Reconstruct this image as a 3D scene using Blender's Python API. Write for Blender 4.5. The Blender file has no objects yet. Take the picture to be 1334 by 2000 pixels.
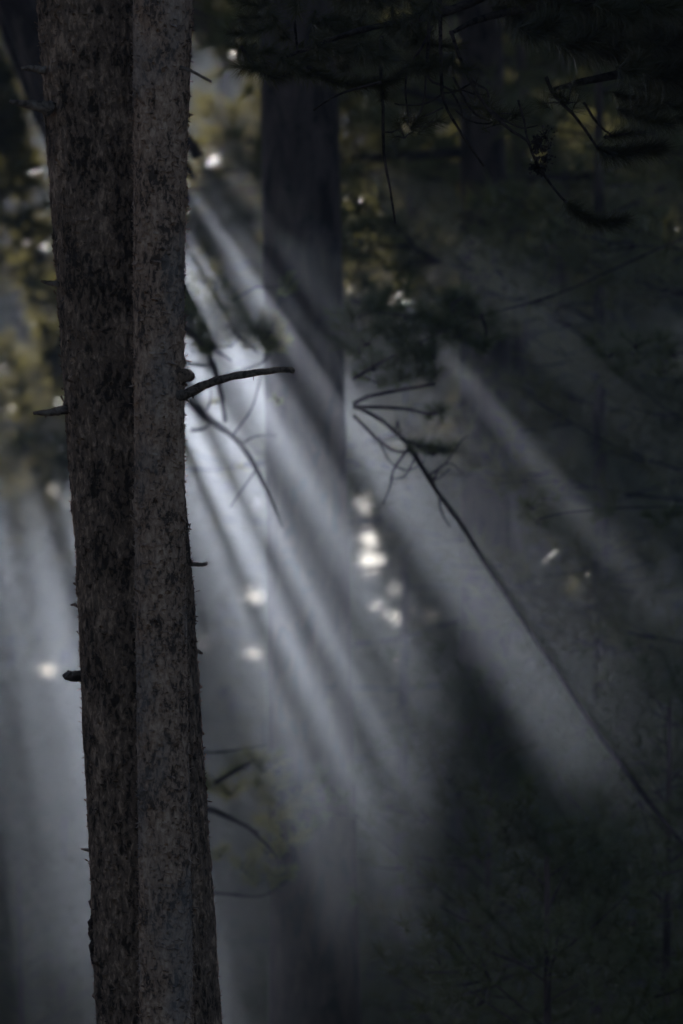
import bpy, math, random
import numpy as np
from mathutils import Vector, Matrix

random.seed(7)
RNG = np.random.default_rng(11)
scene = bpy.context.scene
COL = scene.collection

# ------------------------------------------------------------------ camera
FPX = 200.0 / 36.0 * 2000.0            # focal length in pixels of a 1334 x 2000 frame
PITCH = math.radians(4.8)
CAM = Vector((0.0, 0.0, 2.2))
cam_data = bpy.data.cameras.new("camera")
cam_data.sensor_fit = 'VERTICAL'
cam_data.sensor_height = 36.0
cam_data.lens = 200.0
cam_data.clip_start = 0.5
cam_data.clip_end = 3000.0
cam_data.dof.use_dof = True
cam_data.dof.focus_distance = 23.1
cam_data.dof.aperture_fstop = 2.6
cam_data.dof.aperture_blades = 9
cam = bpy.data.objects.new("camera", cam_data)
cam.location = CAM
cam.rotation_euler = (math.pi / 2 + PITCH, 0, 0)
COL.objects.link(cam)
scene.camera = cam

# ------------------------------------------------------------------ light
VPX, VPY = -350.0, -750.0              # where the sun stands, in photo pixels (off frame, up left)
c_, s_ = math.cos(PITCH), math.sin(PITCH)


def ray(px, py):
    x = (px - 667.0) / FPX
    z = (1000.0 - py) / FPX
    return Vector((x, c_ - z * s_, s_ + z * c_))


def at(px, py, d):
    return CAM + ray(px, py) * d


sun_dir = ray(VPX, VPY).normalized()
SUN_EL = math.asin(sun_dir.z)
SUN_AZ = math.atan2(sun_dir.x, sun_dir.y)
sun = bpy.data.lights.new("sun", 'SUN')
sun.energy = 5.0
sun.angle = math.radians(0.5)
sun.color = (1.0, 0.93, 0.83)
sun_o = bpy.data.objects.new("sun", sun)
sun_o.rotation_euler = sun_dir.to_track_quat('Z', 'Y').to_euler()
sun_o.location = (-20, 60, 40)
COL.objects.link(sun_o)

world = bpy.data.worlds.new("World")
scene.world = world
world.use_nodes = True
wn = world.node_tree
bg = wn.nodes['Background']
sky = wn.nodes.new('ShaderNodeTexSky')
sky.sky_type = 'NISHITA'
sky.sun_disc = False
sky.sun_elevation = SUN_EL
sky.sun_rotation = SUN_AZ
sky.air_density = 0.5
sky.dust_density = 0.3
wn.links.new(sky.outputs[0], bg.inputs[0])
bg.inputs[1].default_value = 0.05

scene.view_settings.view_transform = 'Standard'
scene.view_settings.look = 'None'
scene.view_settings.exposure = 0.65
scene.view_settings.gamma = 1.0
scene.view_settings.use_curve_mapping = False
cy = scene.cycles
cy.max_bounces = 5
cy.diffuse_bounces = 2
cy.glossy_bounces = 1
cy.transmission_bounces = 3
cy.volume_bounces = 0
cy.transparent_max_bounces = 10
cy.caustics_reflective = False
cy.caustics_refractive = False
cy.sample_clamp_indirect = 2.0
cy.use_denoising = True
cy.denoiser = 'OPENIMAGEDENOISE'
cy.use_adaptive_sampling = False


# ------------------------------------------------------------------ light space
# the canopy is carved to shape the sun shafts in the smoke: an opening is a direction
# round the sun (phi, degrees from straight down) and a distance r (m) from the
# line that runs from the camera to the sun
def light_uv(P):
    """P (N,3) -> r, phi"""
    P = np.asarray(P, float)
    v = P - np.array(CAM)
    d = v[:, 1] * c_ + v[:, 2] * s_
    up = -v[:, 1] * s_ + v[:, 2] * c_
    x = v[:, 0]
    u = x - (VPX - 667.0) / FPX * d
    w = (1000.0 - VPY) / FPX * d - up
    return np.hypot(u, w), np.degrees(np.arctan2(u, w)), d


def screen(P):
    P = np.asarray(P, float)
    v = P - np.array(CAM)
    d = v[:, 1] * c_ + v[:, 2] * s_
    up = -v[:, 1] * s_ + v[:, 2] * c_
    d = np.where(np.abs(d) < 0.01, 0.01, d)
    return 667 + v[:, 0] / d * FPX, 1000 - up / d * FPX, d


def smooth(x, a, b):
    t = np.clip((x - a) / (b - a), 0, 1)
    return t * t * (3 - 2 * t)


def opening(P):
    """0 = leave foliage alone, 1 = no foliage: openings carved in the canopy for the sun shafts"""
    r, ph, d = light_uv(P)
    # main opening, right of the two front trunks
    m = smooth(ph, 21.0, 22.5) * (1 - .45 * smooth(ph, 33.9, 34.5)) * (1 - smooth(ph, 36.2, 37.2)) * smooth(r, 3.5, 3.8) * (1 - smooth(r, np.where(ph > 34, 5.1, 6.0), np.where(ph > 34, 5.8, 6.6)))
    # low and left it starts farther out, so the front trunks stay in shade
    m *= 1 - (1 - smooth(ph, 21.8, 22.6)) * (1 - smooth(r, 5.0, 5.6))
    # foliage bars left standing in the opening to stripe the light
    for c, w in ((27.6, .12), (31.3, 0.35), (34.8, 0.3)):
        m *= 1 - .92 * np.exp(-((ph - c) / w) ** 4)
    # left opening, seen left of the trunks
    l = smooth(ph, 7.5, 9.0) * (1 - smooth(ph, 17.5, 18.5)) * smooth(r, 6.35, 6.6) * (1 - smooth(r, 7.7, 8.1))
    for c, w in ((10.0, 0.6), (14.4, 0.9), (17.5, 0.8)):
        l *= 1 - 0.95 * np.exp(-((ph - c) / w) ** 4)
    # uneven: ragged slits carved in the crowns to fan the rays out from the sun
    n1 = vnoise(np.stack([ph * .85, r * .25, r * 0], -1), 41)
    m *= np.where(ph < 33.8, 1.0, np.clip(.5 + 1.2 * n1, 0, 1))
    n2 = vnoise(np.stack([ph * .75, r * .22, r * 0], -1), 52)
    q = .6 * smooth(n2, .56, .66) * smooth(ph, 38.5, 39.5) * (1 - smooth(ph, 51, 54))
    q *= (d > 46) * smooth(r, 4.0, 4.5) * (1 - smooth(r, 6.6, 7.4))
    # crowns thinned far behind so single tufts catch the sun
    g = 0.75 * smooth(ph, 26, 29) * (1 - smooth(ph, 48, 52)) * smooth(r, 5.9, 6.4) * (1 - smooth(r, 11, 12)) * (d > 60) * (d < 100)
    g2 = 0.8 * smooth(ph, 9, 12) * (1 - smooth(ph, 24, 27)) * smooth(r, 6.3, 7) * (1 - smooth(r, 9.3, 10)) * (d > 60) * (d < 100)
    # small gaps that let flecks of sun through
    uu = r * np.sin(np.radians(ph)); ww = r * np.cos(np.radians(ph))
    fl = (vnoise(np.stack([uu * 1.5, ww * 1.5, uu * 0], -1), 77) > .62) * (d > 59.5) * (d < 102) * smooth(r, 5.6, 6.4)
    fl2 = (vnoise(np.stack([uu * 2.0, ww * 2.0, uu * 0], -1), 63) > .64) * (d > 52.3) * (d < 102) * (ph > 36) * (ph < 51) * smooth(r, 5.2, 5.6)
    fl3 = (vnoise(np.stack([uu * 2.6, ww * 2.6, uu * 0], -1), 91) > .705) * (d > 46) * (d < 102) * (ph > 34) * (ph < 60) * (r > 4.6)
    g = np.maximum(np.maximum(g, fl), np.maximum(fl2, fl3))
    # behind 64 m the canopy is open towards the sun; patchy nearer, clear far off
    nz = vnoise(np.stack([uu * .9, ww * .9, uu * 0 + 4], -1), 31)
    far = (d > 64) * smooth(r, 5.4, 6.0) * (1 - smooth(r, np.minimum(.095 * d, 8.8), np.minimum(.1 * d, 9.4))) * (nz > .22) * (ph > 7)
    far = np.maximum(far, (d > 104) * (r < np.minimum(.09 * d, 8.9)) * 1.0)
    g = np.maximum(g, far)
    return np.maximum(np.maximum(np.maximum(m, l), q), np.maximum(g, g2))


# ------------------------------------------------------------------ noise
def vnoise(P, seed=0):
    P = np.asarray(P, float)
    i = np.floor(P).astype(np.int64)
    f = P - i
    f = f * f * (3 - 2 * f)

    def h(a, b, c):
        n = (a * 374761393 + b * 668265263 + c * 2147483647 + seed * 974711) & 0xffffffff
        n = ((n ^ (n >> 13)) * 1274126177) & 0xffffffff
        n = ((n ^ (n >> 16)) * 2246822519) & 0xffffffff
        return ((n ^ (n >> 15)) & 0xffffff) / float(0xffffff)
    r = 0
    for dx in (0, 1):
        for dy in (0, 1):
            for dz in (0, 1):
                w = (f[..., 0] if dx else 1 - f[..., 0]) * (f[..., 1] if dy else 1 - f[..., 1]) * (f[..., 2] if dz else 1 - f[..., 2])
                r = r + w * h(i[..., 0] + dx, i[..., 1] + dy, i[..., 2] + dz)
    return r


def fbm(P, octaves=4, seed=0):
    P = np.asarray(P, float)
    a, s, t = 0.5, 0, 0
    for k in range(octaves):
        s = s + a * vnoise(P * 2 ** k, seed + k)
        t += a
        a *= 0.55
    return s / t


# ------------------------------------------------------------------ materials
def new_mat(name):
    m = bpy.data.materials.new(name)
    m.use_nodes = True
    nt = m.node_tree
    nt.nodes.clear()
    return m, nt, nt.nodes.new('ShaderNodeOutputMaterial')


def ramp(nt, stops):
    n = nt.nodes.new('ShaderNodeValToRGB')
    e = n.color_ramp.elements
    while len(e) > 1:
        e.remove(e[-1])
    e[0].position, e[0].color = stops[0][0], (*stops[0][1], 1)
    for p, c in stops[1:]:
        k = e.new(p)
        k.color = (*c, 1)
    return n


def bark_mat(name, dark, mid, light, scale=26.0, stretch=0.42, lichen=None, bump=0.6):
    m, nt, out = new_mat(name)
    N, L = nt.nodes, nt.links
    tc = N.new('ShaderNodeTexCoord')
    mp = N.new('ShaderNodeMapping')
    mp.inputs['Scale'].default_value = (1, 1, stretch)
    L.new(tc.outputs['Object'], mp.inputs[0])
    n1 = N.new('ShaderNodeTexNoise')
    n1.inputs['Scale'].default_value = scale
    n1.inputs['Detail'].default_value = 6
    n1.inputs['Roughness'].default_value = 0.68
    n1.inputs['Distortion'].default_value = 0.5
    L.new(mp.outputs[0], n1.inputs['Vector'])
    n2 = N.new('ShaderNodeTexNoise')
    n2.inputs['Scale'].default_value = scale * 0.2
    n2.inputs['Detail'].default_value = 3
    L.new(mp.outputs[0], n2.inputs['Vector'])
    mx = N.new('ShaderNodeMath')
    mx.operation = 'MULTIPLY_ADD'
    L.new(n2.outputs[0], mx.inputs[0])
    mx.inputs[1].default_value = 0.5
    ad = N.new('ShaderNodeMath')
    ad.operation = 'SUBTRACT'
    L.new(n1.outputs[0], ad.inputs[0])
    ad.inputs[1].default_value = 0.25
    L.new(ad.outputs[0], mx.inputs[2])
    cr = ramp(nt, [(0.40, dark), (0.47, mid), (0.55, tuple(a * 1.25 for a in mid)), (0.66, light)])
    L.new(mx.outputs[0], cr.inputs[0])
    col = cr.outputs[0]
    if lichen:
        n3 = N.new('ShaderNodeTexNoise')
        n3.inputs['Scale'].default_value = 3.2
        n3.inputs['Detail'].default_value = 5
        L.new(mp.outputs[0], n3.inputs['Vector'])
        r3 = ramp(nt, [(0.47, (0.05, 0.05, 0.05)), (0.56, (0.95, 0.95, 0.95))])
        L.new(n3.outputs[0], r3.inputs[0])
        mm = N.new('ShaderNodeMix')
        mm.data_type = 'RGBA'
        L.new(r3.outputs[0], mm.inputs[0])
        L.new(col, mm.inputs[6])
        sc = N.new('ShaderNodeMix')
        sc.data_type = 'RGBA'
        sc.blend_type = 'MULTIPLY'
        sc.inputs[0].default_value = 0.6
        sc.inputs[6].default_value = (*lichen, 1)
        L.new(col, sc.inputs[7])
        hs = N.new('ShaderNodeMix')
        hs.data_type = 'RGBA'
        hs.inputs[0].default_value = 0.45
        L.new(col, hs.inputs[6])
        hs.inputs[7].default_value = (*lichen, 1)
        L.new(hs.outputs[2], mm.inputs[7])
        col = mm.outputs[2]
    p = N.new('ShaderNodeBsdfPrincipled')
    L.new(col, p.inputs['Base Color'])
    p.inputs['Roughness'].default_value = 0.9
    p.inputs['Specular IOR Level'].default_value = 0.15
    b = N.new('ShaderNodeBump')
    b.inputs['Strength'].default_value = bump
    b.inputs['Distance'].default_value = 0.01
    L.new(mx.outputs[0], b.inputs['Height'])
    L.new(b.outputs[0], p.inputs['Normal'])
    L.new(p.outputs[0], out.inputs[0])
    return m


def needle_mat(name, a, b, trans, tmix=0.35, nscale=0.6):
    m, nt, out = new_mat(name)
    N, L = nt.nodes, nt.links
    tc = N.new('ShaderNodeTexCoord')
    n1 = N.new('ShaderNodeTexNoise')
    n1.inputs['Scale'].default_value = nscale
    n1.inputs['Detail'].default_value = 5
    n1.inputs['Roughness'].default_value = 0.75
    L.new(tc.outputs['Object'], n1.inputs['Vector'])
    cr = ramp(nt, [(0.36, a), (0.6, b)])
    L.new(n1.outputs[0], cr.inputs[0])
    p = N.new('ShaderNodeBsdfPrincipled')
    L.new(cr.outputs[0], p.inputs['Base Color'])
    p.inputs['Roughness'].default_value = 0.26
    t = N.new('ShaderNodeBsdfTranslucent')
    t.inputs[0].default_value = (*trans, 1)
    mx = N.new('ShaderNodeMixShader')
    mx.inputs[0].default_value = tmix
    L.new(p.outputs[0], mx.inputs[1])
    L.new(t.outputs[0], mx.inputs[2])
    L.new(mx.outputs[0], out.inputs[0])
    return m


M_BARK_BACK = bark_mat("bark_brown", (0.042, 0.028, 0.019), (0.155, 0.10, 0.068), (0.42, 0.275, 0.185), scale=44, stretch=.5)
M_BARK_FRONT = bark_mat("bark_grey", (0.09, 0.06, 0.044), (0.31, 0.195, 0.132), (0.55, 0.375, 0.26), scale=52, stretch=.55,
                        lichen=(0.27, 0.235, 0.21))
M_FLAKE = bark_mat("bark_flake", (0.02, 0.014, 0.010), (0.05, 0.034, 0.026), (0.13, 0.085, 0.06), scale=40)
M_DEAD = bark_mat("dead_wood", (0.06, 0.045, 0.035), (0.14, 0.105, 0.082), (0.24, 0.19, 0.15), scale=30, stretch=1.0)
M_BARK_FAR = bark_mat("bark_far", (0.022, 0.016, 0.014), (0.065, 0.046, 0.038), (0.13, 0.09, 0.072), scale=9, stretch=0.35)
M_TWIG = bark_mat("twig_bark", (0.015, 0.012, 0.01), (0.045, 0.034, 0.028), (0.08, 0.06, 0.05), scale=30, stretch=1)
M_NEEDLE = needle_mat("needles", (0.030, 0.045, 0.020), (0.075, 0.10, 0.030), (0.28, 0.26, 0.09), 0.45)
M_NEEDLE_DARK = needle_mat('needles_dark', (0.022, 0.036, 0.015), (0.06, 0.085, 0.026), (0.24, 0.25, 0.07), 0.35)  # darker copy of the needles, shade put into the colour
M_NEEDLE_LIT = needle_mat('needles_lit', (0.045, 0.065, 0.024), (0.10, 0.12, 0.04), (0.42, 0.42, 0.16), 0.55)  # brighter copy of the needles, sunlit glow put into colour and translucency
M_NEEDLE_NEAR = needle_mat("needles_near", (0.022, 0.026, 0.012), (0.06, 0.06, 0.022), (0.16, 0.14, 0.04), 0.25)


# ------------------------------------------------------------------ mesh tools
def tag(o, label=None, cat=None, group=None, kind=None):
    if label: o['label'] = label
    if cat: o['category'] = cat
    if group: o['group'] = group
    if kind: o['kind'] = kind
    return o


def link(name, me, parent=None):
    o = bpy.data.objects.new(name, me)
    COL.objects.link(o)
    if parent is not None:
        o.parent = parent
        o.matrix_parent_inverse = Matrix.Translation(-parent.location)
    return o


def empty(name, loc):
    o = bpy.data.objects.new(name, None)
    o.location = loc
    o.empty_display_size = 0.3
    COL.objects.link(o)
    return o


class MB:
    """collects quads and triangles (numpy) into ONE mesh"""

    def __init__(self):
        self.v, self.q, self.t, self.qm, self.tm, self.n = [], [], [], [], [], 0

    def add(self, V, Q=None, T=None, mat=0):
        V = np.asarray(V, np.float32).reshape(-1, 3)
        if Q is not None and len(Q):
            Q = np.asarray(Q, np.int64) + self.n
            self.q.append(Q); self.qm.append(np.full(len(Q), mat))
        if T is not None and len(T):
            T = np.asarray(T, np.int64) + self.n
            self.t.append(T); self.tm.append(np.full(len(T), mat))
        self.v.append(V)
        self.n += len(V)

    def tube(self, pts, rad, sides=6, mat=0, cap=True, jitter=0.0):
        pts = np.asarray(pts, float)
        n = len(pts)
        rad = np.broadcast_to(np.asarray(rad, float), (n,))
        tan = np.gradient(pts, axis=0)
        tan /= np.linalg.norm(tan, axis=1)[:, None] + 1e-9
        ref = np.array([0, 0, 1.0]) if abs(tan[0][2]) < 0.8 else np.array([1.0, 0, 0])
        a = np.cross(tan, ref); a /= np.linalg.norm(a, axis=1)[:, None] + 1e-9
        b = np.cross(tan, a)
        th = np.linspace(0, 2 * np.pi, sides, endpoint=False)
        rr = rad[:, None] * (1 + jitter * (RNG.random((n, sides)) - .5) * 2)
        V = pts[:, None] + rr[..., None] * (np.cos(th)[None, :, None] * a[:, None] + np.sin(th)[None, :, None] * b[:, None])
        V = V.reshape(-1, 3)
        i = np.arange(n - 1)[:, None] * sides
        j = np.arange(sides)[None]
        k = (j + 1) % sides
        Q = np.stack([i + j, i + k, i + sides + k, i + sides + j], -1).reshape(-1, 4)
        T = []
        if cap:
            base = len(V)
            V = np.vstack([V, pts[0], pts[-1]])
            e = (n - 1) * sides
            for s in range(sides):
                T.append((base, (s + 1) % sides, s))
                T.append((base + 1, e + s, e + (s + 1) % sides))
        self.add(V, Q, T, mat)

    def needles(self, P, A, L, W, n, mat=1, spread=0.9, fwd=0.6, back=0.06):
        """n needles from each point P along axis A"""
        P = np.repeat(np.asarray(P, float), n, 0)
        A = np.repeat(np.asarray(A, float), n, 0)
        m = len(P)
        if not m: return
        R = RNG.normal(size=(m, 3)); R /= np.linalg.norm(R, axis=1)[:, None]
        D = A * fwd + R * spread
        D /= np.linalg.norm(D, axis=1)[:, None]
        S = np.cross(D, RNG.normal(size=(m, 3))); S /= np.linalg.norm(S, axis=1)[:, None] + 1e-9
        ln = (L * (0.7 + 0.5 * RNG.random(m)))[:, None]
        w = W * (0.7 + 0.6 * RNG.random(m))[:, None] / 2
        B = P - A * (back * RNG.random(m)[:, None])
        V = np.stack([B - S * w, B + S * w, B + D * ln], 1).reshape(-1, 3)
        self.add(V, None, np.arange(3 * m).reshape(-1, 3), mat)

    def build(self, name, mats, parent=None, smooth_mat=(0,)):
        me = bpy.data.meshes.new(name)
        if not self.v:
            return link(name, me, parent)
        V = np.concatenate(self.v)
        Q = np.concatenate(self.q) if self.q else np.zeros((0, 4), int)
        T = np.concatenate(self.t) if self.t else np.zeros((0, 3), int)
        me.vertices.add(len(V)); me.vertices.foreach_set('co', V.ravel())
        nl = Q.size + T.size
        me.loops.add(nl)
        me.loops.foreach_set('vertex_index', np.concatenate([Q.ravel(), T.ravel()]).astype(np.int32))
        me.polygons.add(len(Q) + len(T))
        st = np.concatenate([np.arange(len(Q)) * 4, Q.size + np.arange(len(T)) * 3]).astype(np.int32)
        me.polygons.foreach_set('loop_start', st)
        mi = np.concatenate(self.qm + self.tm).astype(np.int32)
        me.polygons.foreach_set('material_index', mi)
        me.polygons.foreach_set('use_smooth', np.isin(mi, smooth_mat))
        for m in (mats if isinstance(mats, (list, tuple)) else [mats]):
            me.materials.append(m)
        me.update(calc_edges=True)
        return link(name, me, parent)


def bend(pts, n=12):
    """smooth a hand-placed polyline (Catmull-Rom)"""
    P = [Vector(p) for p in pts]
    if len(P) < 3:
        return np.array([P[0].lerp(P[-1], k / (n - 1)) for k in range(n)])
    P = [P[0] * 2 - P[1]] + P + [P[-1] * 2 - P[-2]]
    out = []
    seg = len(P) - 3
    for i in range(seg):
        m = max(2, n // seg)
        for k in range(m):
            t = k / m
            a, b, c, d = P[i], P[i + 1], P[i + 2], P[i + 3]
            out.append(0.5 * ((2 * b) + (c - a) * t + (2 * a - 5 * b + 4 * c - d) * t * t + (3 * b - a - 3 * c + d) * t ** 3))
    out.append(P[-2])
    return np.array([tuple(p) for p in out])


# ------------------------------------------------------------------ the setting
def ground():
    n = 140
    xs = np.concatenate([np.linspace(-1500, -70, 10), np.linspace(-66, 66, n), np.linspace(70, 1500, 10)])
    ys = np.concatenate([np.linspace(-200, -25, 5), np.linspace(-20, 160, n), np.linspace(170, 2500, 10)])
    X, Y = np.meshgrid(xs, ys)
    P = np.stack([X, Y, X * 0], -1)
    Z = (fbm(P * 0.12, 4, 3) - .5) * 1.2 - 0.35 + (fbm(P * 0.9, 3, 9) - .5) * 0.2
    P[..., 2] = np.where((np.abs(X) > 68) | (Y > 165) | (Y < -22), -0.4, Z)
    h, w = X.shape
    i = np.arange((h - 1) * (w - 1))
    r, c = i // (w - 1), i % (w - 1)
    a = r * w + c
    mb = MB()
    mb.add(P.reshape(-1, 3), np.stack([a, a + 1, a + w + 1, a + w], -1))
    m, nt, out = new_mat("forest_floor")
    tc = nt.nodes.new('ShaderNodeTexCoord')
    n1 = nt.nodes.new('ShaderNodeTexNoise')
    n1.inputs['Scale'].default_value = 3
    n1.inputs['Detail'].default_value = 8
    n1.inputs['Roughness'].default_value = .7
    nt.links.new(tc.outputs['Object'], n1.inputs['Vector'])
    cr = ramp(nt, [(0.35, (0.03, 0.024, 0.018)), (0.5, (0.085, 0.06, 0.042)), (0.68, (0.12, 0.10, 0.06))])
    nt.links.new(n1.outputs[0], cr.inputs[0])
    p = nt.nodes.new('ShaderNodeBsdfPrincipled')
    p.inputs['Roughness'].default_value = 0.95
    p.inputs['Specular IOR Level'].default_value = 0.1
    nt.links.new(cr.outputs[0], p.inputs['Base Color'])
    nt.links.new(p.outputs[0], out.inputs[0])
    tag(mb.build("ground", m), kind='structure')


ground()


def volume_box(name, lo, hi, dens, color, g, lump=None, seed=21):
    lo, hi = Vector(lo), Vector(hi)
    mb = MB()
    if lump is None:
        V = [(x, y, z) for x in (lo.x, hi.x) for y in (lo.y, hi.y) for z in (lo.z, hi.z)]
        Q = [(0, 1, 3, 2), (4, 6, 7, 5), (0, 4, 5, 1), (2, 3, 7, 6), (0, 2, 6, 4), (1, 5, 7, 3)]
        mb.add(V, Q)
    else:
        # a rounded, uneven bank of smoke
        nu, nv = 36, 20
        c, h = (lo + hi) / 2, (hi - lo) / 2
        V = []
        for j in range(nv + 1):
            th = math.pi * j / nv
            for i in range(nu):
                a = 2 * math.pi * i / nu
                v = np.array([math.sin(th) * math.cos(a), math.sin(th) * math.sin(a), math.cos(th)])
                e = 2.8
                s = (abs(v) ** e).sum() ** (-1 / e)
                k = 1 + lump * (float(fbm(np.array([v * 2.2 + 5]), 3, seed)[0]) - .5) * 2
                w = Vector(v * s * k * np.array(h))
                w.x += (w.z - 1.0) * 0.45
                V.append(tuple(c + w))
        Q = [(j * nu + i, (j + 1) * nu + i, (j + 1) * nu + (i + 1) % nu, j * nu + (i + 1) % nu) for j in range(nv) for i in range(nu)]
        mb.add(V, Q)
    m, nt, out = new_mat(name)
    pv = nt.nodes.new('ShaderNodeVolumePrincipled')
    pv.inputs['Color'].default_value = (*color, 1)
    pv.inputs['Density'].default_value = dens
    pv.inputs['Anisotropy'].default_value = g
    nt.links.new(pv.outputs[0], out.inputs['Volume'])
    o = mb.build(name, m)
    return tag(o, kind='stuff')


HAZE_COL = (0.66, 0.765, 1.0)
volume_box("haze", (-64, -16, -2), (64, 152, 36), 0.0005, HAZE_COL, 0.72)
for lo_, hi_, sd_ in (((-17, 22.5, 1.0), (4.4, 43, 6.0), 21), ((-16, 24, 1.4), (6.2, 47, 6.5), 35), ((-18, 23, 2.2), (7.5, 43, 7.5), 48)):
    volume_box("smoke", lo_, hi_, 0.0029, HAZE_COL, 0.83, lump=0.2, seed=sd_)


# ------------------------------------------------------------------ the two front trunks
def front_trunk(name, track, d, mat, sides, rows, amp, parent, z_top, seed):
    """track: list of (py, centre px, half width px); the trunk goes from the ground to z_top"""
    ys = np.array([t[0] for t in track], float)
    cx = np.array([t[1] for t in track], float)
    hw = np.array([t[2] for t in track], float)
    pts = np.array([tuple(at(cx[i], ys[i], d)) for i in range(len(ys))])
    rad = hw / FPX * d
    pts[:, 1] = d * c_ + 0.0
    z = pts[:, 2]
    o = np.argsort(z)
    z, x, rad = z[o], pts[o, 0], rad[o]
    zs = np.concatenate([np.linspace(-0.6, z[0] - .1, 60), np.linspace(z[0] - .09, z[-1] + .1, rows), np.linspace(z[-1] + .15, z_top, 120)])
    # run the lean and the taper on beyond the frame
    sl0 = (x[-1] - x[0]) / (z[-1] - z[0])
    X = np.where(zs < z[0], x[0] + sl0 * (zs - z[0]), np.where(zs > z[-1], x[-1] + sl0 * .7 * (zs - z[-1]), np.interp(zs, z, x)))
    R = np.where(zs < z[0], rad[0] * (1 + .06 * (z[0] - zs) + .12 * np.clip(0.7 - zs, 0, 2) ** 2),
                 np.where(zs > z[-1], rad[-1] * (1 - .65 * (zs - z[-1]) / (z_top - z[-1])), np.interp(zs, z, rad)))
    th = np.linspace(0, 2 * np.pi, sides, endpoint=False)
    T, Z = np.meshgrid(th, zs)
    Rr = R[:, None] * np.ones_like(T)
    # bark plates: ridges split by grooves, taller than wide, over fine grain
    S = np.stack([np.cos(T) * Rr * 30, np.sin(T) * Rr * 30, Z * 10], -1)
    plate = fbm(S, 4, seed)
    groove = 1 - np.abs(2 * fbm(S * np.array([.8, .8, .55]) + 17, 3, seed + 5) - 1) * 3.2
    fine = fbm(S * 3.1 + 3, 2, seed + 9)
    slow = fbm(np.stack([np.cos(T) * 1.4, np.sin(T) * 1.4, Z * .8], -1) + 9, 3, seed + 2)
    disp = amp * ((plate - .5) * 2.0 - np.clip(groove, 0, 1) * .7 + (fine - .5) * 1.1) + (slow - .5) * R[:, None] * 0.14
    Rr = Rr + disp
    Yc = pts[0, 1]
    V = np.stack([X[:, None] + np.cos(T) * Rr, Yc + np.sin(T) * Rr, Z], -1)
    n = len(zs)
    i = np.arange(n - 1)[:, None] * sides
    j = np.arange(sides)[None]
    k = (j + 1) % sides
    Q = np.stack([i + j, i + k, i + sides + k, i + sides + j], -1).reshape(-1, 4)
    mb = MB()
    mb.add(V.reshape(-1, 3), Q)
    t = mb.build("trunk", mat, parent)

    # loose flakes of bark standing off the surface
    fb = MB()
    nf = 9000
    zi = RNG.uniform(z[0] - .2, z[-1] + .2, nf)
    ti = RNG.uniform(0, 2 * np.pi, nf)
    xi = np.interp(zi, zs, X); ri = np.interp(zi, zs, R)
    sl = np.interp(zi, zs, slow.mean(1))
    N = np.stack([np.cos(ti), np.sin(ti), 0 * ti], -1)
    Tg = np.stack([-np.sin(ti), np.cos(ti), 0 * ti], -1)
    U = np.array([0, 0, 1.0])
    dsp = disp[np.clip(np.searchsorted(zs, zi), 0, n - 1), (ti / (2 * np.pi) * sides).astype(int) % sides]
    C = np.stack([xi, 0 * xi + Yc, zi], -1) + N * (ri + dsp - .002)[:, None]
    w = (RNG.gamma(2.0, .0026, nf) + .003)[:, None]
    h = w * RNG.uniform(.6, 1.7, nf)[:, None]
    lift = (RNG.gamma(1.6, .0032, nf))[:, None]
    sgn = RNG.choice([-1, 1], nf)[:, None]
    p0 = C - Tg * w - U * h * .3
    p1 = C + Tg * w - U * h * .5
    p2 = C + Tg * w * .7 + U * sgn * h + N * lift
    p3 = C - Tg * w * .8 + U * sgn * h * .8 + N * lift * 1.2
    th_ = .0022
    Vb = np.stack([p0, p1, p2, p3, p0 + N * th_, p1 + N * th_, p2 + N * th_, p3 + N * th_], 1).reshape(-1, 3)
    b = (np.arange(nf) * 8)[:, None, None]
    fq = np.array([(0, 3, 2, 1), (4, 5, 6, 7), (0, 1, 5, 4), (1, 2, 6, 5), (2, 3, 7, 6), (3, 0, 4, 7)])
    fb.add(Vb, (b + fq[None]).reshape(-1, 4))
    f = fb.build("bark_flakes", mat, t, smooth_mat=())
    tag(f, kind='stuff')
    return t


def dead_branch(parent, pts, rad, name="dead_branch", mat=None, sides=9, n=18, spurs=()):
    mb = MB()
    P = bend(pts, n)
    r = np.interp(np.linspace(0, 1, len(P)), np.linspace(0, 1, len(rad)), rad)
    P = P + (RNG.random(P.shape) - .5) * r.mean() * .25
    mb.tube(P, r, sides, jitter=.10)
    for a, b_, rr in spurs:
        mb.tube(bend([a, b_], 4), [rr, rr * .8, rr * .6, rr * .3], 5)
    return mb.build(name, mat or M_DEAD, parent)


DB = 23.62
tree_back = empty("pine_tree", (at(330, 2000, DB).x, DB * c_, 0))
tag(tree_back, "thick brown pine trunk leaning left behind the slimmer grey one, short dead stubs on it", "pine tree")
front_trunk("trunk", [(0, 172, 106), (350, 200, 106), (700, 226, 108), (1050, 254, 113), (1300, 270, 116), (1600, 289, 118), (2000, 312, 122)],
            DB, M_BARK_BACK, 260, 760, .0085, tree_back, 15.0, 3)
DF = 23.18
tree_front = empty("pine_tree", (at(328, 2000, DF).x, DF * c_, 0))
tag(tree_front, "slim grey straight pine trunk with a long curved dead branch reaching right", "pine tree")
front_trunk("trunk", [(0, 315, 57), (300, 311, 52), (600, 309, 49), (1000, 312, 50), (1400, 319, 51), (2000, 328, 53)],
            DF, M_BARK_FRONT, 150, 800, .0032, tree_front, 13.0, 8)

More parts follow.
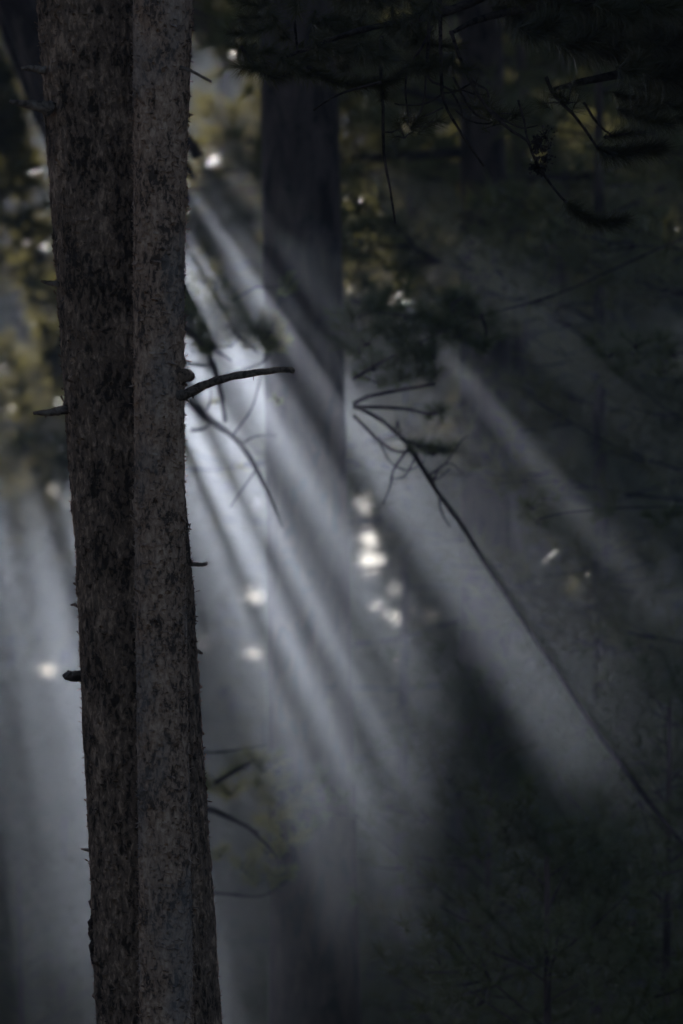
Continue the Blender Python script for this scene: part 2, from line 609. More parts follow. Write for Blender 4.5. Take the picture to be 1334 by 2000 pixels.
d = DF
m_ = FPX / DF
dead_branch(tree_front, [at(330, 775, d), at(362, 770, d - .02), at(400, 752, d - .05), (at(450, 736, d - .1)), at(510, 727, d - .12), at(560, 722, d - .13), at(574, 724, d - .13)],
            [.026, .022, .018, .0155, .014, .0125, .011], n=30,
            spurs=[(at(495, 728, d - .11), at(495, 743, d - .11), .004), (at(372, 766, d - .03), at(378, 778, d - .03), .008)])
mb = MB()
P = bend([at(345, 740, d), at(362, 733, d + .02), at(371, 738, d + .03), at(374, 744, d + .03)], 8)
mb.tube(P, np.interp(np.linspace(0, 1, len(P)), [0, .4, .8, 1], [.03, .03, .022, .008]), 8, jitter=.12)
tag(mb.build("branch_stub", M_BARK_BACK, tree_front), "rusty brown broken stub")
dead_branch(tree_back, [at(140, 800, DB), at(120, 801, DB - .02), at(95, 806, DB - .03), at(64, 807, DB - .04)], [.024, .019, .015, .007], "branch_stub",
            spurs=[(at(88, 806, DB - .03), at(90, 818, DB - .03), .005)])
dead_branch(tree_back, [at(180, 1322, DB), at(150, 1321, DB - .05), at(130, 1318, DB - .08)], [.026, .023, .021], "branch_stub")
dead_branch(tree_back, [at(100, 215, DB), at(78, 207, DB - .02), at(50, 203, DB - .03), at(20, 198, DB - .03)], [.036, .024, .018, .008], "branch_stub")
dead_branch(tree_back, [at(90, 138, DB), at(66, 134, DB), at(42, 133, DB)], [.018, .014, .008], "branch_stub")
dead_branch(tree_back, [at(115, 556, DB), at(98, 553, DB), at(80, 549, DB)], [.014, .011, .005], "branch_stub")
dead_branch(tree_back, [at(190, 1665, DB), at(172, 1660, DB), at(158, 1658, DB)], [.010, .008, .003], "branch_stub")
dead_branch(tree_back, [at(160, 1188, DB), at(146, 1181, DB), at(138, 1182, DB)], [.010, .007, .003], "branch_stub")
dead_branch(tree_back, [at(350, 1103, DB), at(380, 1102, DB), at(396, 1103, DB - .02), at(405, 1099, DB - .03)], [.012, .010, .009, .007], "branch_stub")
dead_branch(tree_back, [at(370, 1270, DB), at(385, 1272, DB), at(396, 1277, DB)], [.013, .009, .004], "branch_stub")
dead_branch(tree_front, [at(350, 132, d), at(372, 138, d), at(395, 150, d), at(414, 160, d)], [.010, .007, .006, .005], "dead_twig")
# torn slab of bark low on the left edge of the thick trunk
mb = MB()
for k in range(9):
    y = 1752 + k * 12
    x = 176 + random.uniform(-5, 4)
    a, b_ = at(x + 16, y, DB - .03), at(x + 10, y + random.uniform(22, 40), DB - .05)
    mb.tube([tuple(a), tuple((a + b_) / 2 + Vector((-.012, -.01, 0))), tuple(b_ + Vector((-.008, 0, 0)))], [.012, .019, .006], 5, jitter=.4)
tag(mb.build("loose_bark", M_FLAKE, tree_back, smooth_mat=()), "torn rusty bark hanging loose")


# ------------------------------------------------------------------ pines of the forest
def pine(name, x, dist, dia, height, crown0, crown_r, label, group=None, lean=0.0, limbs=40, tufts=9,
         nl=.20, nw=.02, nn=12, dens=1.0, mat=None, thin=True, keep=None, up=0.0, lr=1.0, fill=0, cat="pine tree"):
    """x is the photo column of the trunk at mid height, dist its distance (m)"""
    global RNG
    random.seed(int(x * 131 + dist * 977) + 5)
    RNG = np.random.default_rng(abs(int(x * 17 + dist * 331)))
    if keep is not None and dist > 48:
        hwp = dia * .6 / dist * FPX
        bad = lambda v: any(abs(v - hx) < hwp + hr for hx, hr in ((717, 22), (773, 20), (495, 20), (400, 12), (851, 8), (90, 13)))
        for st in range(0, 200, 3):
            if not bad(x + st):
                x += st
                break
            if not bad(x - st):
                x -= st
                break
    b = at(x, 1950, dist)
    root = empty(name, (b.x, b.y, 0))
    tag(root, label, cat, group)
    zt = np.linspace(-0.8, height, 26)
    X = b.x + lean * (zt - dist * .1) + np.sin(zt * .35 + x) * .05
    Y = b.y + np.cos(zt * .3 + x) * .05
    R = dia / 2 * (1.06 - .94 * (np.clip(zt, 0, None) / height) ** 1.1) * (1 + .35 * np.exp(-np.clip(zt, 0, None) / .5))
    R = np.clip(R, .015, None)
    mb = MB()
    mb.tube(np.stack([X, Y, zt], -1), R, 20 if dist < 60 else 12, jitter=.03)
    mb.build("trunk", M_BARK_FAR, root)
    cb = MB()
    TP, TA, TW = [], [], []
    for k in range(limbs):
        f = (k + random.random()) / limbs
        z = crown0 + (height - crown0) * f ** 0.9
        az = random.uniform(0, 2 * math.pi)
        L = crown_r * (1.05 - f) ** .6 * random.uniform(.55, 1.1)
        x0, y0 = np.interp(z, zt, X), np.interp(z, zt, Y)
        rise = random.uniform(-.35, .15) + .5 * f + up
        dx, dy = math.cos(az), math.sin(az)
        pts = []
        for s in np.linspace(0, 1, 5):
            pts.append((x0 + dx * L * s, y0 + dy * L * s, z + L * (rise * s - .25 * s * s + .28 * s ** 3)))
        pts = np.array(pts)
        if thin:
            op = opening(pts)
            if op[1:].max() > .3 and random.random() < .96:
                # cut short where the carved sun opening begins
                stop = int(np.argmax(op > .3))
                if stop < 2: continue
                pts = pts[:stop]
        r0 = (.008 + .011 * L) * lr
        if keep is not None:
            hk = keep(pts)
            if not hk.all():
                stop = int(np.argmin(hk))
                if stop < 2: continue
                pts = pts[:stop]
        cb.tube(pts, np.linspace(r0, r0 * .3, len(pts)), 4, mat=0, cap=False)
        for q in range(int(tufts * dens)):
            s = random.uniform(.22, 1.0) * (len(pts) - 1)
            i = min(int(s), len(pts) - 2)
            p = pts[i] + (pts[i + 1] - pts[i]) * (s - i)
            side = random.choice((-1, 1))
            a2 = az + side * random.uniform(.4, 1.2)
            l2 = L * random.uniform(.12, .42)
            e = p + np.array([math.cos(a2) * l2, math.sin(a2) * l2, l2 * random.uniform(-.25, .5)])
            if l2 > .25:
                TW.append([p, (p + e) / 2 + [0, 0, -.04 * l2], e])
            nt_ = 1 + int(l2 / .22)
            for u in range(nt_):
                w = e + (p - e) * (u / (nt_ + .5)) + np.array([random.gauss(0, .09), random.gauss(0, .09), random.gauss(0, .07)])
                TP.append(w)
                TA.append((math.cos(a2) * .5, math.sin(a2) * .5, .7 + random.gauss(0, .3)))
        TP.append(pts[-1]); TA.append((dx * .6, dy * .6, .7))
    if fill:
        # extra needle clumps added through the crown to block the light
        q = fill * 2
        fr = np.sqrt(RNG.random(q)) * crown_r * 1.05; fa = RNG.random(q) * 2 * np.pi
        fz = RNG.uniform(max(1.6, crown0 - 5.5), min(height, 21), q)
        F = np.stack([np.interp(fz, zt, X) + np.cos(fa) * fr, np.interp(fz, zt, Y) + np.sin(fa) * fr, fz], -1)
        F = F[vnoise(F * np.array([1.5, 1.5, 2.2]), 5) > .42][:fill]
        fa_ = np.stack([F[:, 0] - X[0], F[:, 1] - Y[0], F[:, 0] * 0 + 1.0], -1) + RNG.normal(size=F.shape) * .5
        TP += [tuple(v) for v in F]; TA += [tuple(v) for v in fa_]
    TP, TA = np.array(TP), np.array(TA)
    if TW:
        kt = np.ones(len(TW), bool)
        if keep is not None:
            kt = keep(np.array(TW).reshape(-1, 3)).reshape(-1, 3).all(1)
        for tw, ok in zip(TW, kt):
            if ok:
                cb.tube(tw, [.009, .006, .003], 3, mat=0, cap=False)
    TA /= np.linalg.norm(TA, axis=1)[:, None]
    k = np.ones(len(TP), bool)
    if thin:
        k &= RNG.random(len(TP)) > opening(TP)
    if keep is not None:
        k &= keep(TP)
    TP, TA = TP[k], TA[k]
    cb.needles(TP, TA, nl, nw, nn, mat=1)
    cb.build("crown", [M_TWIG, mat or M_NEEDLE], root)
    return root


# sky seen between the far trees (photo pixels, radius)
HOLES = [(715, 985, 20), (714, 1030, 13), (718, 1100, 22), (702, 1062, 5), (736, 1058, 6), (760, 1100, 5), (800, 1182, 5), (822, 1232, 6), (432, 1204, 6), (468, 1232, 6), (560, 1080, 4), (724, 1180, 17), (775, 1218, 18), (495, 1162, 20), (400, 1258, 14),
         (770, 990, 9), (768, 1035, 7), (851, 1200, 9), (770, 1150, 8), (497, 992, 9), (90, 1312, 14), (495, 1278, 9), (742, 1190, 7),
         (826, 1278, 9), (780, 1290, 8), (362, 345, 7), (10, 940, 8), (105, 962, 8)]


def holes(P):
    sx, sy, _ = screen(P)
    k = np.ones(len(P), bool)
    for x, y, r in HOLES:
        k &= np.hypot(sx - x, sy - y) > r * .6 + 17
    return k


# trunks one can tell apart
pine("pine_tree", 598, 34.5, .565, 27, 13.5, 4.2, "broad purplish grey trunk rising behind the smoke just right of the two front trunks", lean=-.004,
     limbs=46, tufts=10, keep=holes)
pine("pine_tree", 936, 38, .40, 24, 4.2, 2.7, "straight dark trunk deep in the smoke right of centre, bright edge on its left", lean=.0022, limbs=90, tufts=15, nw=.016, nn=22, keep=holes)
for (x, dd, dia, h, c0, cr, lb) in [(1010, 42.5, .15, 16, 4.0, 1.9, 'slender bushy pine close behind the straight dark trunk'),
                                    (1190, 36, .16, 10, 2.2, 1.7, 'slender green pine right of the straight dark trunk, in thin smoke'),
                                    (1425, 33, .16, 11, 1.6, 1.6, 'dark bushy pine whose boughs reach in from the right edge'),
                                    (790, 44, .14, 9.5, 3.2, 1.3, 'slim young pine between the broad trunk and the straight dark one')]:
    pine("pine_tree", x, dd, dia, h, c0, cr, lb, limbs=52, tufts=12, nl=.16, nw=.012, nn=24, lr=.6, up=.15, keep=holes)

NG = "pines standing deep in the smoky wood"
NL = "dim pine among the crowded dark trees behind the smoke"
# the wood behind: rows of pines, denser to the right
spec = [(-900, 52, .5, 27, 6, 4.0), (-520, 60, .55, 28, 6, 4.2), (-260, 70, .5, 29, 7, 4.4), (-380, 82, .4, 30, 5, 4.4),
        (-330, 66, .5, 29, 10, 4.4), (300, 90, .5, 31, 7, 4.6), (430, 76, .4, 28, 8, 4.4), (540, 62, .45, 28, 9, 4.2), (690, 84, .4, 29, 6, 4.5),
        (780, 55, .35, 26, 6.5, 3.6), (860, 72, .45, 29, 5, 4.4), (1010, 60, .45, 28, 4.5, 4.2), (1090, 50, .4, 26, 4.5, 3.6), (1190, 74, .5, 29, 4, 4.4),
        (1280, 56, .45, 27, 3.5, 4.2), (1400, 48, .5, 27, 3.5, 4.2), (1530, 64, .5, 28, 3.5, 4.4), (1750, 52, .5, 27, 4, 4.4), (-150, 46, .4, 26, 13, 3.6),
        (-420, 90, .5, 31, 8, 4.6), (-700, 78, .5, 29, 6, 4.4), (230, 100, .5, 32, 6, 4.8), (520, 100, .5, 32, 5, 4.8), (950, 96, .5, 31, 5, 4.8), (1300, 92, .5, 31, 5, 4.8)]
for (x, dd, dia, h, c0, cr) in spec:
    pine("pine_tree", x, dd, dia * .7, h, c0, cr, NL, NG, limbs=46, tufts=11, nl=.26, nw=.04, nn=9, keep=holes)
# dense canopy added to shade the smoke, partly out of view, with carved openings
CG = "dense crowned pines added behind the smoke to shade it"
CL = "pine added behind the smoke, its dense dark crown shaped to shade it"
for (x, dd, h, c0, cr, lm) in [(330, 56, 22, 8, 2.6, 90), (500, 57, 22, 8, 2.6, 90), (-620, 54, 24, 5, 3.2, 70), (-380, 58, 24, 6, 3.2, 80), (-160, 53, 23, 7, 3.0, 80), (-90, 57, 24, 8, 3.2, 90),
                               (640, 60, 24, 8, 3.4, 100), (730, 53, 22, 8, 3.0, 80), (830, 58, 22, 6, 3.0, 80),
                               (1010, 53, 21, 5, 3.0, 80), (1180, 58, 22, 4, 3.0, 70), (1370, 54, 22, 4, 3.2, 60)]:
    pine("pine_tree", x, dd, .17 if -100 < x < 600 else .26, h, c0, cr, CL, CG, limbs=lm, tufts=17, nl=.22, nw=.042, nn=14, fill=1500 if x < 600 else 1000, keep=holes)
# low pines that fill the foot of the view
for (x, dd, h) in [(-30, 57, 5.4), (60, 62, 4.6), (140, 66, 5.6), (420, 60, 5.0), (500, 66, 4.4), (700, 58, 5.2), (800, 64, 6.4), (900, 60, 6.6), (1010, 56, 7.6), (1120, 62, 8.4), (1240, 57, 8.6), (1350, 60, 9.0)]:
    pine("young_pine", x, dd, .10, h, .4, 1.9, "dark young pine behind the smoke at the foot of the tall pines", "young pines behind the smoke",
         limbs=34, tufts=10, nl=.18, nw=.03, nn=14, fill=260, up=.3, lr=.5, keep=holes, cat="young pine")
# far row, closing the view
for k in range(74):
    x = -450 + k * 31 + random.uniform(-20, 20)
    pine("pine_tree", x, random.uniform(112, 146), .5, random.uniform(27, 31) if x < 480 else random.uniform(28, 33), 1.0, 4.4, "far pale pine closing the view between the trunks",
         "far pines closing the view", limbs=56, tufts=9, nl=.45, nw=.14, nn=8, keep=holes)

# young pines and brush low in the picture
YG = "young pines low in the smoke"
for (x, dd, h, r) in [(960, 33, 4.0, 1.5), (1150, 36, 4.0, 1.6), (1300, 31, 3.8, 1.6), (770, 45, 3.3, 1.6), (640, 40, 2.3, 1.2),
                      (1050, 29, 3.0, 1.2), (40, 42, 3.2, 1.3), (130, 52, 3.8, 1.5), (880, 52, 4.8, 1.8), (1220, 44, 5.0, 1.8), (-40, 55, 4.4, 1.8)]:
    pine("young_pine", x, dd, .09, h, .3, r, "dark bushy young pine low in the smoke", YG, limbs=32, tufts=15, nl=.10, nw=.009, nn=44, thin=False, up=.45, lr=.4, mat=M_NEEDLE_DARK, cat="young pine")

# ------------------------------------------------------------------ branches in front of the smoke
def path(pts, d0, d1=None, n=14):
    """photo points -> smooth world polyline, distance running from d0 to d1"""
    d1 = d0 if d1 is None else d1
    k = len(pts) - 1
    return bend([at(x, y, d0 + (d1 - d0) * i / k) for i, (x, y) in enumerate(pts)], n)


class Bough:
    """woody parts and needles of one hanging branch"""

    def __init__(self):
        self.w, self.n = MB(), MB()

    def twig(self, pts, d, w0, w1, d1=None, sides=5, n=14):
        P = path(pts, d, d1, n)
        self.w.tube(P, np.linspace(w0, w1, len(P)) / 2 / FPX * d, sides, jitter=.18)
        return P

    def brush(self, P, L, dens, nw=.0022, fwd=.75, spread=.75):
        """a bottle brush of needles along P"""
        P = np.asarray(P)
        seg = np.diff(P, axis=0)
        ln = np.linalg.norm(seg, axis=1)
        tot = ln.sum()
        k = max(6, int(dens * tot))
        s = RNG.random(k) * tot
        i = np.clip(np.searchsorted(np.cumsum(ln), s), 0, len(seg) - 1)
        f = RNG.random(k)[:, None]
        Q = P[i] + seg[i] * f
        A = seg[i] / (ln[i][:, None] + 1e-9)
        self.n.needles(Q, A, L, nw, 1, mat=0, spread=spread, fwd=fwd, back=.01)

    def tuft(self, c, d, rpx, k=160, axis=None, nw=.0022, squash=1.0):
        """a spray of needle bundles, uneven in outline"""
        c = np.array(tuple(c))
        r = rpx / FPX * d
        m = random.randint(4, 6)
        for j in range(m):
            o = RNG.normal(size=3) * r * np.array([.5, .5, .34])
            A = np.array([o[0] * 1.6 + .15 * r, o[1] * 1.6, abs(o[2]) * 1.2 + .45 * r]); A /= np.linalg.norm(A)
            kk = int(k / m * random.uniform(.5, 1.5))
            C = c + o + A * (RNG.random((kk, 1)) - .5) * r * .7
            self.n.needles(C, np.repeat(A[None], kk, 0), r * random.uniform(.8, 1.25), nw, 1, mat=0, spread=.75, fwd=.7, back=.01)
            self.w.tube([c - [0, 0, r * .3], c + o * .6, c + o + A * r * .2], [.004, .003, .002], 3)

    def build(self, root, name="branch", wm=None, nm=None):
        b = self.w.build(name, wm or M_TWIG, root)
        if self.n.v:
            self.n.build("needles", nm or M_NEEDLE_NEAR, b)
        return b


# the dark pine overhead: trunk off to the right, boughs hanging into the top of the picture
ov = empty("pine_tree", (6.6, 24.5, 0))
tag(ov, "dark pine whose boughs and drooping twigs hang into the top right corner", "pine tree")
mb = MB()
zz = np.linspace(-.6, 19, 30)
mb.tube(np.stack([6.6 + zz * 0, 24.5 + zz * 0, zz], -1), .30 * (1.1 - .9 * np.clip(zz, 0, 19) / 19), 20, jitter=.03)
mb.build("trunk", M_BARK_FAR, ov)
DO = 24.2


def main_limb(pts, d0, d1, w0, w1):
    b = Bough()
    P = b.twig(pts, d0, w0, w1, d1, 8, 26)
    return b


# 1: the long drooping bough that carries the lit bottle brushes
b = main_limb([(3700, -420), (2300, -330), (1500, -190), (1060, -60), (880, 20), (700, 60), (560, 110)], 24.5, 24.0, 40, 6)
b.twig([(745, 70), (744, 150), (748, 210), (750, 300), (762, 370), (772, 437)], DO, 9, 4)
b.twig([(858, -40), (860, 60), (862, 160), (868, 200), (885, 235), (920, 290), (945, 325)], DO - .1, 9, 4)
b.twig([(840, -20), (836, 90), (834, 140), (845, 160), (880, 176), (900, 215), (905, 232)], DO, 7, 4)
b.twig([(832, 140), (829, 190), (818, 225), (800, 240)], DO, 5, 4)
b.twig([(862, 185), (830, 202), (790, 205), (770, 202)], DO, 5, 3)
b.twig([(925, 160), (890, 178), (865, 182)], DO, 5, 4)
b.twig([(866, 210), (830, 226), (790, 232)], DO, 4, 3)
b.twig([(752, 258), (765, 258), (780, 252)], DO, 4, 3)
b.twig([(795, 130), (792, 180), (796, 215), (798, 240)], DO, 4, 3)
b.twig([(845, 50), (822, 95), (795, 128), (770, 150)], DO, 5, 4)
b.twig([(890, 215), (915, 235), (950, 242), (968, 235)], DO, 5, 3)
b.twig([(745, 160), (700, 172), (668, 182), (640, 196), (612, 216)], DO - .3, 6, 4)
b.twig([(575, 40), (580, 90), (590, 140)], DO + .2, 6, 4)
P = b.twig([(470, 90), (500, 130), (530, 150), (570, 140), (600, 110)], DO, 9, 5)
b.brush(P, .075, 5200)
P = b.twig([(600, 130), (650, 160), (700, 165), (760, 160), (790, 140)], DO, 9, 5)
b.brush(P, .075, 5200)
P = b.twig([(730, 150), (745, 170), (750, 195)], DO, 6, 5)
b.brush(P, .06, 5000)
b.tuft(at(802, 240, DO), DO, 40, 420)
b.tuft(at(790, 262, DO), DO, 26, 150)
for q in range(75):
    x, y = random.uniform(470, 900), random.uniform(-90, 118)
    P = path([(x, y), (x + random.uniform(-30, 30), y + 25), (x + random.uniform(-60, 60), y + random.uniform(10, 45))], DO + random.uniform(-.8, 1.2))
    b.brush(P, .085, 2600)
b.build(ov)

# 2: bough with the two cone clusters and the end brush against the smoke
b = main_limb([(3700, -560), (2400, -380), (1700, -160), (1200, -20), (960, 30), (880, 65)], 25.0, 24.0, 40, 7)
b.twig([(880, 60), (903, 125), (933, 185), (962, 222), (1000, 256), (1030, 275), (1040, 300), (1062, 340), (1085, 372), (1106, 396)], DO - .2, 8, 5, n=24)
b.twig([(1012, 195), (1022, 230), (1028, 262), (1034, 280)], DO - .2, 5, 4)
b.twig([(960, 215), (985, 235), (1020, 250), (1050, 245)], DO - .2, 4, 3)
b.twig([(905, 130), (925, 160), (950, 175), (955, 190)], DO - .1, 5, 4)
b.twig([(1045, 308), (1062, 306), (1070, 300)], DO - .2, 4, 3)
b.twig([(885, 150), (920, 215), (955, 235), (965, 228)], DO + .1, 5, 3)
P = b.twig([(1104, 394), (1128, 416), (1155, 430), (1190, 436), (1222, 428)], DO - .2, 6, 5)
b.brush(P, .075, 7500, nw=.0026)
b.tuft(at(960, 210, DO), DO, 44, 520)
b.tuft(at(985, 232, DO), DO, 26, 150)
b.tuft(at(925, 175, DO), DO, 30, 150)
# cones
for x, y, r in ((1051, 281, 13), (1066, 268, 7), (1049, 327, 14), (1064, 312, 8)):
    C = at(x, y, DO - .22)
    mbv = []
    for k in range(60):
        v = Vector((random.gauss(0, 1), random.gauss(0, 1), random.gauss(0, 1))).normalized() * (r / FPX * DO)
        mbv.append(v)
    Q = np.array([tuple(C + v * .25) for v in mbv]); A = np.array([tuple(v.normalized()) for v in mbv])
    b.w.needles(Q, A, r / FPX * DO * .95, r / FPX * DO * .6, 2, mat=0, spread=.25, fwd=1)
b.build(ov)

# 3: boughs of the corner, closing it almost to black
b = main_limb([(3700, -260), (2500, -60), (1800, 60), (1400, 120), (1180, 150), (1080, 175)], 25.4, 24.4, 45, 8)
b.twig([(1066, 150), (1082, 185), (1118, 222), (1146, 258), (1167, 290)], DO, 8, 5, n=20)
b.twig([(1140, 200), (1160, 232), (1178, 252), (1193, 262)], DO, 6, 4)
P = b.twig([(1165, 287), (1190, 300), (1220, 300), (1260, 292), (1292, 288)], DO, 7, 5)
b.brush(P, .10, 6500, nw=.0026)
P = b.twig([(1180, 268), (1220, 262), (1260, 258)], DO + .1, 7, 5)
b.brush(P, .07, 3800)
b.tuft(at(1110, 190, DO), DO, 40, 320)
for q in range(22):
    x, y = random.uniform(1180, 1420), random.uniform(100, 240)
    P = path([(x, y), (x + 30, y + 10), (x + random.uniform(40, 80), y + random.uniform(-10, 30))], DO + random.uniform(-.6, 1.2))
    b.brush(P, .10, 3400)
for q in range(260):
    x, y = random.uniform(930, 1420), random.uniform(-160, 235)
    if y > (x - 850) * .45 - 20: continue
    P = path([(x, y), (x + 30, y + 10), (x + random.uniform(40, 90), y + random.uniform(-20, 40))], DO + random.uniform(-.8, 2.4))
    b.brush(P, .12, 3400, nw=.0034)
b.build(ov)
b = main_limb([(3700, -700), (2600, -620), (1800, -460), (1200, -330), (700, -240), (300, -200), (60, -180)], 26.0, 24.6, 80, 12)
for q in range(150):
    x, y = random.uniform(350, 1500), random.uniform(-420, -40)
    P = path([(x, y), (x + 30, y + 10), (x + random.uniform(-80, 80), y + random.uniform(-20, 50))], 25 + random.uniform(-1, 2.4))
    b.brush(P, .13, 2600, nw=.005)
b.build(ov)

# a crooked pine standing behind the grey trunk: its branches reach out to the right against the smoke
DC = 31.5
cp = empty("pine_tree", (at(216, 1950, DC).x, at(216, 1950, DC).y, 0))
tag(cp, "pine behind the front trunks, its crooked tufted branches reaching right over the bright smoke", "pine tree")
mb = MB()
zz = np.linspace(-.6, 12, 24)
mb.tube(np.stack([cp.location.x + .0 * zz, cp.location.y + 0 * zz, zz], -1), .08 * (1.1 - .8 * np.clip(zz, 0, 12) / 12), 14, jitter=.04)
mb.build("trunk", M_BARK_FAR, cp)


def tufts(b, lst, d, k=360, nw=.0036, spreadd=.25):
    for x, y, r in lst:
        b.tuft(at(x, y, d + random.uniform(-spreadd, spreadd)), d, r, k, nw=nw)


b = Bough()
b.twig([(262, 600), (330, 628), (372, 650), (402, 682), (420, 726), (433, 775), (440, 825)], DC, 15, 9, n=22)
b.twig([(350, 640), (390, 665), (430, 690), (452, 705)], DC, 9, 4)
b.twig([(330, 700), (380, 712), (415, 714)], DC, 9, 6)
b.twig([(405, 690), (430, 668), (460, 655), (505, 690)], DC, 7, 4)
b.twig([(430, 740), (470, 725), (505, 712), (530, 690)], DC, 7, 4)
tufts(b, [(398, 632, 30), (430, 655, 34), (468, 650, 36), (495, 668, 32), (520, 655, 26), (445, 628, 28), (390, 655, 24), (543, 668, 24),
          (388, 585, 26), (410, 600, 26), (440, 600, 24), (466, 618, 26), (405, 668, 26), (500, 640, 24), (420, 640, 30), (452, 668, 30), (485, 640, 26), (530, 645, 24), (372, 610, 24)], DC)
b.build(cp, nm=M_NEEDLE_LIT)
b = Bough()
b.twig([(262, 560), (340, 582), (385, 600), (430, 620)], DC + .4, 12, 8)
b.twig([(430, 618), (450, 590), (475, 575), (500, 560)], DC + .4, 10, 5)
b.twig([(400, 604), (425, 575), (420, 555), (415, 545)], DC + .4, 8, 4)
tufts(b, [(420, 560, 26), (445, 578, 22), (398, 548, 22), (550, 548, 22), (556, 566, 16), (470, 600, 20), (380, 570, 24)], DC + .4, 150)
b.twig([(500, 560), (525, 562), (550, 556)], DC + .4, 5, 3)
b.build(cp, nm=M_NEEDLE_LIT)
b = Bough()
P = b.twig([(262, 700), (330, 752), (375, 790), (410, 820), (448, 846), (478, 878), (505, 925), (530, 975), (552, 1030)], DC, 20, 6, n=28)
b.twig([(372, 840), (395, 838), (412, 828)], DC, 9, 5)
b.twig([(398, 812), (410, 785), (412, 760)], DC, 6, 3)
b.twig([(455, 850), (490, 800), (505, 752), (510, 730)], DC, 6, 3)
b.twig([(470, 868), (500, 852), (540, 850)], DC, 5, 3)
b.twig([(500, 918), (470, 960), (450, 990)], DC, 5, 3)
tufts(b, [(544, 782, 14), (425, 785, 12), (465, 912, 12)], DC, 60)
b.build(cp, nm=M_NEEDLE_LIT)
b = Bough()
b.twig([(270, 1560), (400, 1580), (450, 1598), (505, 1628)], DC, 18, 7)
b.twig([(420, 1530), (470, 1500), (500, 1485), (540, 1490)], DC, 9, 5)
b.twig([(480, 1612), (520, 1650), (545, 1680)], DC, 8, 4)
b.twig([(300, 1735), (430, 1745), (510, 1750), (560, 1720)], DC, 8, 4)
b.twig([(390, 1470), (440, 1468), (520, 1455)], DC, 6, 3)
tufts(b, [(430, 1520, 30), (452, 1545, 28), (480, 1495, 34), (512, 1500, 34), (540, 1530, 34), (552, 1570, 36), (540, 1600, 30), (500, 1530, 28),
          (480, 1700, 28), (500, 1720, 30), (535, 1705, 28), (560, 1708, 20), (480, 1680, 22), (555, 1630, 28), (520, 1660, 26), (430, 1668, 22)], DC)
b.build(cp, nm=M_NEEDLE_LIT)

# added pine, trunk out of view: its hidden drooping limbs stripe the light
DS = 34.5
sp = empty("pine_tree", (at(-130, 1950, DS).x, at(-130, 1950, DS).y, 0))
tag(sp, "added half dead pine, mostly unseen, whose long drooping limbs stripe the light", "pine tree")
mb = MB()
zz = np.linspace(-.6, 16, 26)
mb.tube(np.stack([sp.location.x + .0 * zz, sp.location.y + 0 * zz, zz], -1), .085 * (1.1 - .8 * np.clip(zz, 0, 16) / 16), 14, jitter=.04)
mb.build("trunk", M_BARK_FAR, sp)
SHADOW_BARS = ((23.7, .07, 5.1), (25.5, .10, 4.9), (27.6, .11, 4.6), (28.5, .05, 4.5), (30.0, .04, 4.3), (31.6, .15, 4.2), (33.5, .05, 4.1), (34.9, .10, 4.0))


def stripe_limbs(tree, x0, D, wk, rk):
    for ph, w, r1_ in SHADOW_BARS:
        b = Bough()
        k = FPX / D
        pp = [(x0, VPY + 2.0 * k), ((x0 * .4 + VPX * .6) + 1.3 * k * .6, VPY + 2.2 * k)]
        for r_ in np.linspace(3.55, r1_ * rk, 6):
            a_ = math.radians(ph + random.uniform(-.12, .12))
            pp.append((VPX + r_ * k * math.sin(a_), VPY + r_ * k * math.cos(a_)))
        P = path(pp, D, n=30)
        b.w.tube(P, np.linspace(w * .6, w * .36, len(P)) * wk, 7, jitter=.2)
        for j in range(4):
            i = random.randint(8, len(P) - 3)
            e = P[i] + np.array([random.uniform(-.25, .25), random.uniform(-.2, .2), random.uniform(-.3, .05)])
            b.w.tube([P[i], (P[i] + e) / 2 + [0, 0, .02], e], [.01, .008, .004], 4)
        b.build(tree, "dead_branch", wm=M_BARK_FAR)  # limb added only to cast a shadow stripe through the smoke


stripe_limbs(sp, -130, DS, 1.0, 1.0)
D2 = 43.0
sq = empty("pine_tree", (at(-190, 1950, D2).x, at(-190, 1950, D2).y, 0))  # second unseen pine, added to deepen the shadow stripes
tag(sq, "farther added half dead pine, out of view, whose drooping limbs stripe the light", "pine tree")
mb = MB()
mb.tube(np.stack([sq.location.x + .0 * zz, sq.location.y + 0 * zz, zz * 1.2], -1), .1 * (1.1 - .8 * np.clip(zz, 0, 16) / 16), 14, jitter=.04)
mb.build("trunk", M_BARK_FAR, sq)
stripe_limbs(sq, -190, D2, 1.25, 1.2)

# branches of the pine right of centre, behind the smoke's edge
DD = 30.0
rp = empty("pine_tree", (at(1560, 1950, 30.5).x, at(1560, 1950, 30.5).y, 0))
tag(rp, "pine off to the right, its arching tufted bough lengthened to imitate a shadow ray", "pine tree")
mb = MB()
mb.tube(np.stack([rp.location.x + .0 * zz, rp.location.y + 0 * zz, zz * 1.1], -1), .2 * (1.1 - .8 * np.clip(zz, 0, 12) / 12), 14, jitter=.04)
mb.build("trunk", M_BARK_FAR, rp)
b = Bough()
b.twig([(1590, 1890), (1380, 1700), (1210, 1490), (1080, 1300), (960, 1120), (905, 1030), (860, 968), (826, 915), (800, 872), (770, 842), (735, 815), (690, 792)], 30.5, 10, 8, DD, 7, 44)  # long lower run of this branch stands in for a shadow ray
b.twig([(690, 790), (720, 775), (780, 762), (850, 750)], DD, 10, 6)
b.twig([(690, 795), (750, 796), (800, 800), (835, 808), (868, 806)], DD, 8, 5)
b.twig([(690, 812), (735, 855), (770, 880), (800, 882)], DD, 8, 4)
b.twig([(800, 872), (770, 915), (762, 950), (748, 985)], DD, 6, 3)
b.twig([(772, 845), (776, 822), (780, 838), (782, 860)], DD, 4, 3)
b.twig([(835, 930), (870, 905), (900, 862), (915, 850)], DD, 5, 3)
b.twig([(845, 945), (858, 915), (880, 905), (905, 925)], DD, 5, 3)
b.twig([(800, 880), (845, 935), (880, 915)], DD, 5, 3)
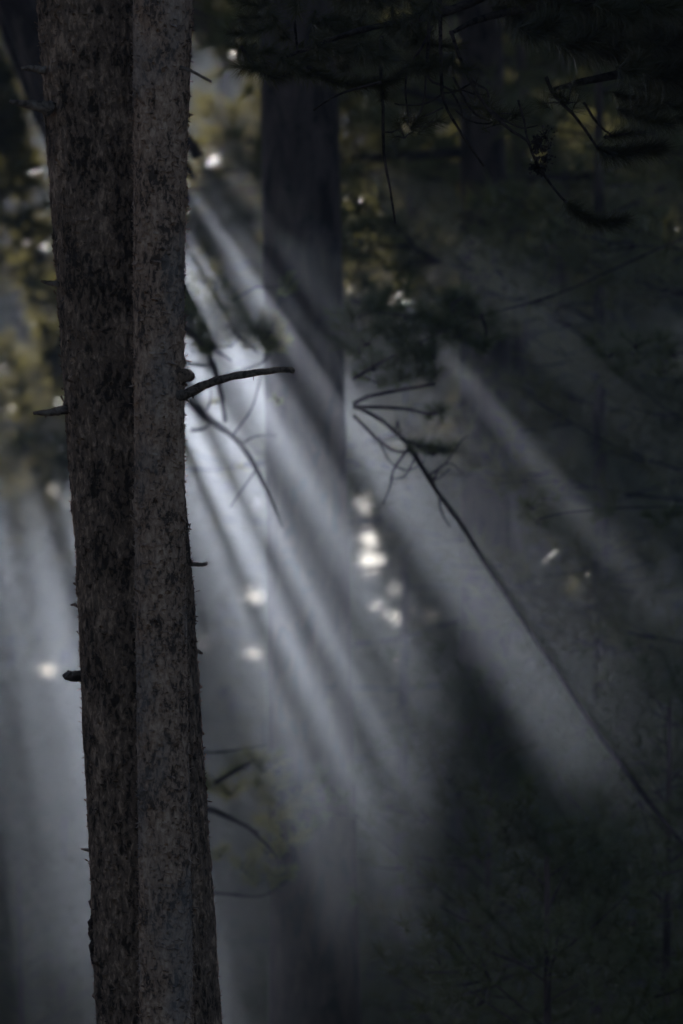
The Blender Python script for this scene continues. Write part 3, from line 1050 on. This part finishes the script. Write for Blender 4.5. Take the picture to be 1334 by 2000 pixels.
b.twig([(740, 860), (765, 905), (800, 918), (830, 900)], DD, 4, 3)
b.twig([(812, 892), (790, 930), (760, 935)], DD, 4, 3)
b.twig([(858, 965), (862, 1000), (880, 1030)], DD, 5, 3)
tufts(b, [(850, 800, 22), (862, 808, 18), (838, 812, 14)], DD, 200)
P = b.twig([(795, 862), (830, 872), (870, 878), (880, 880)], DD, 7, 4)
b.brush(P, .07, 2600, nw=.004)
tufts(b, [(820, 868, 20), (845, 884, 22), (868, 876, 18)], DD, 110)
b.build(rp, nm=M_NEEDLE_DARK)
b = Bough()
b.twig([(1560, 380), (1300, 480), (1100, 570), (960, 612), (880, 640), (760, 700), (690, 740)], 31.5, 4, 5, DD, 7, 30)
b.twig([(900, 630), (880, 600), (905, 580)], DD, 7, 4)
b.twig([(850, 655), (800, 620), (740, 610)], DD, 8, 4)
b.twig([(820, 670), (850, 720), (840, 745)], DD, 8, 4)
b.twig([(940, 612), (950, 650), (945, 680)], DD, 6, 4)
L_ = [(905, 578, 28), (890, 600, 34), (925, 612, 28), (915, 590, 24), (870, 640, 34), (900, 650, 26), (945, 665, 26), (930, 680, 20),
      (700, 610, 44), (745, 600, 44), (790, 610, 44), (835, 630, 44), (760, 650, 44), (800, 670, 44), (720, 660, 44), (850, 690, 36), (770, 700, 38), (730, 715, 34),
      (700, 680, 34), (815, 720, 34), (850, 730, 24), (690, 640, 34), (735, 740, 26), (780, 735, 30)]
tufts(b, L_, DD, 420, nw=.0042, spreadd=.5)
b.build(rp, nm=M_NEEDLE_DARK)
b = Bough()
b.twig([(1560, 1010), (1300, 990), (1120, 1000), (1050, 1015)], 31.5, 5, 3, DD, 7)
b.twig([(1560, 700), (1350, 690), (1240, 690), (1180, 682)], 31.5, 5, 3, DD, 7)
tufts(b, [(1052, 1018, 24), (1040, 990, 20), (1060, 970, 18), (1190, 690, 26), (1240, 672, 24), (1250, 700, 26), (1215, 715, 24), (1290, 660, 30), (1300, 720, 30),
          (1165, 1010, 20), (1190, 1000, 16), (1320, 690, 30), (1160, 665, 18), (1310, 1000, 26), (1280, 1010, 24)], DD, 260, nw=.004)
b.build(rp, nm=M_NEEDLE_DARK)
print("scene built", sum(len(o.data.polygons) for o in scene.objects if o.type == 'MESH'))
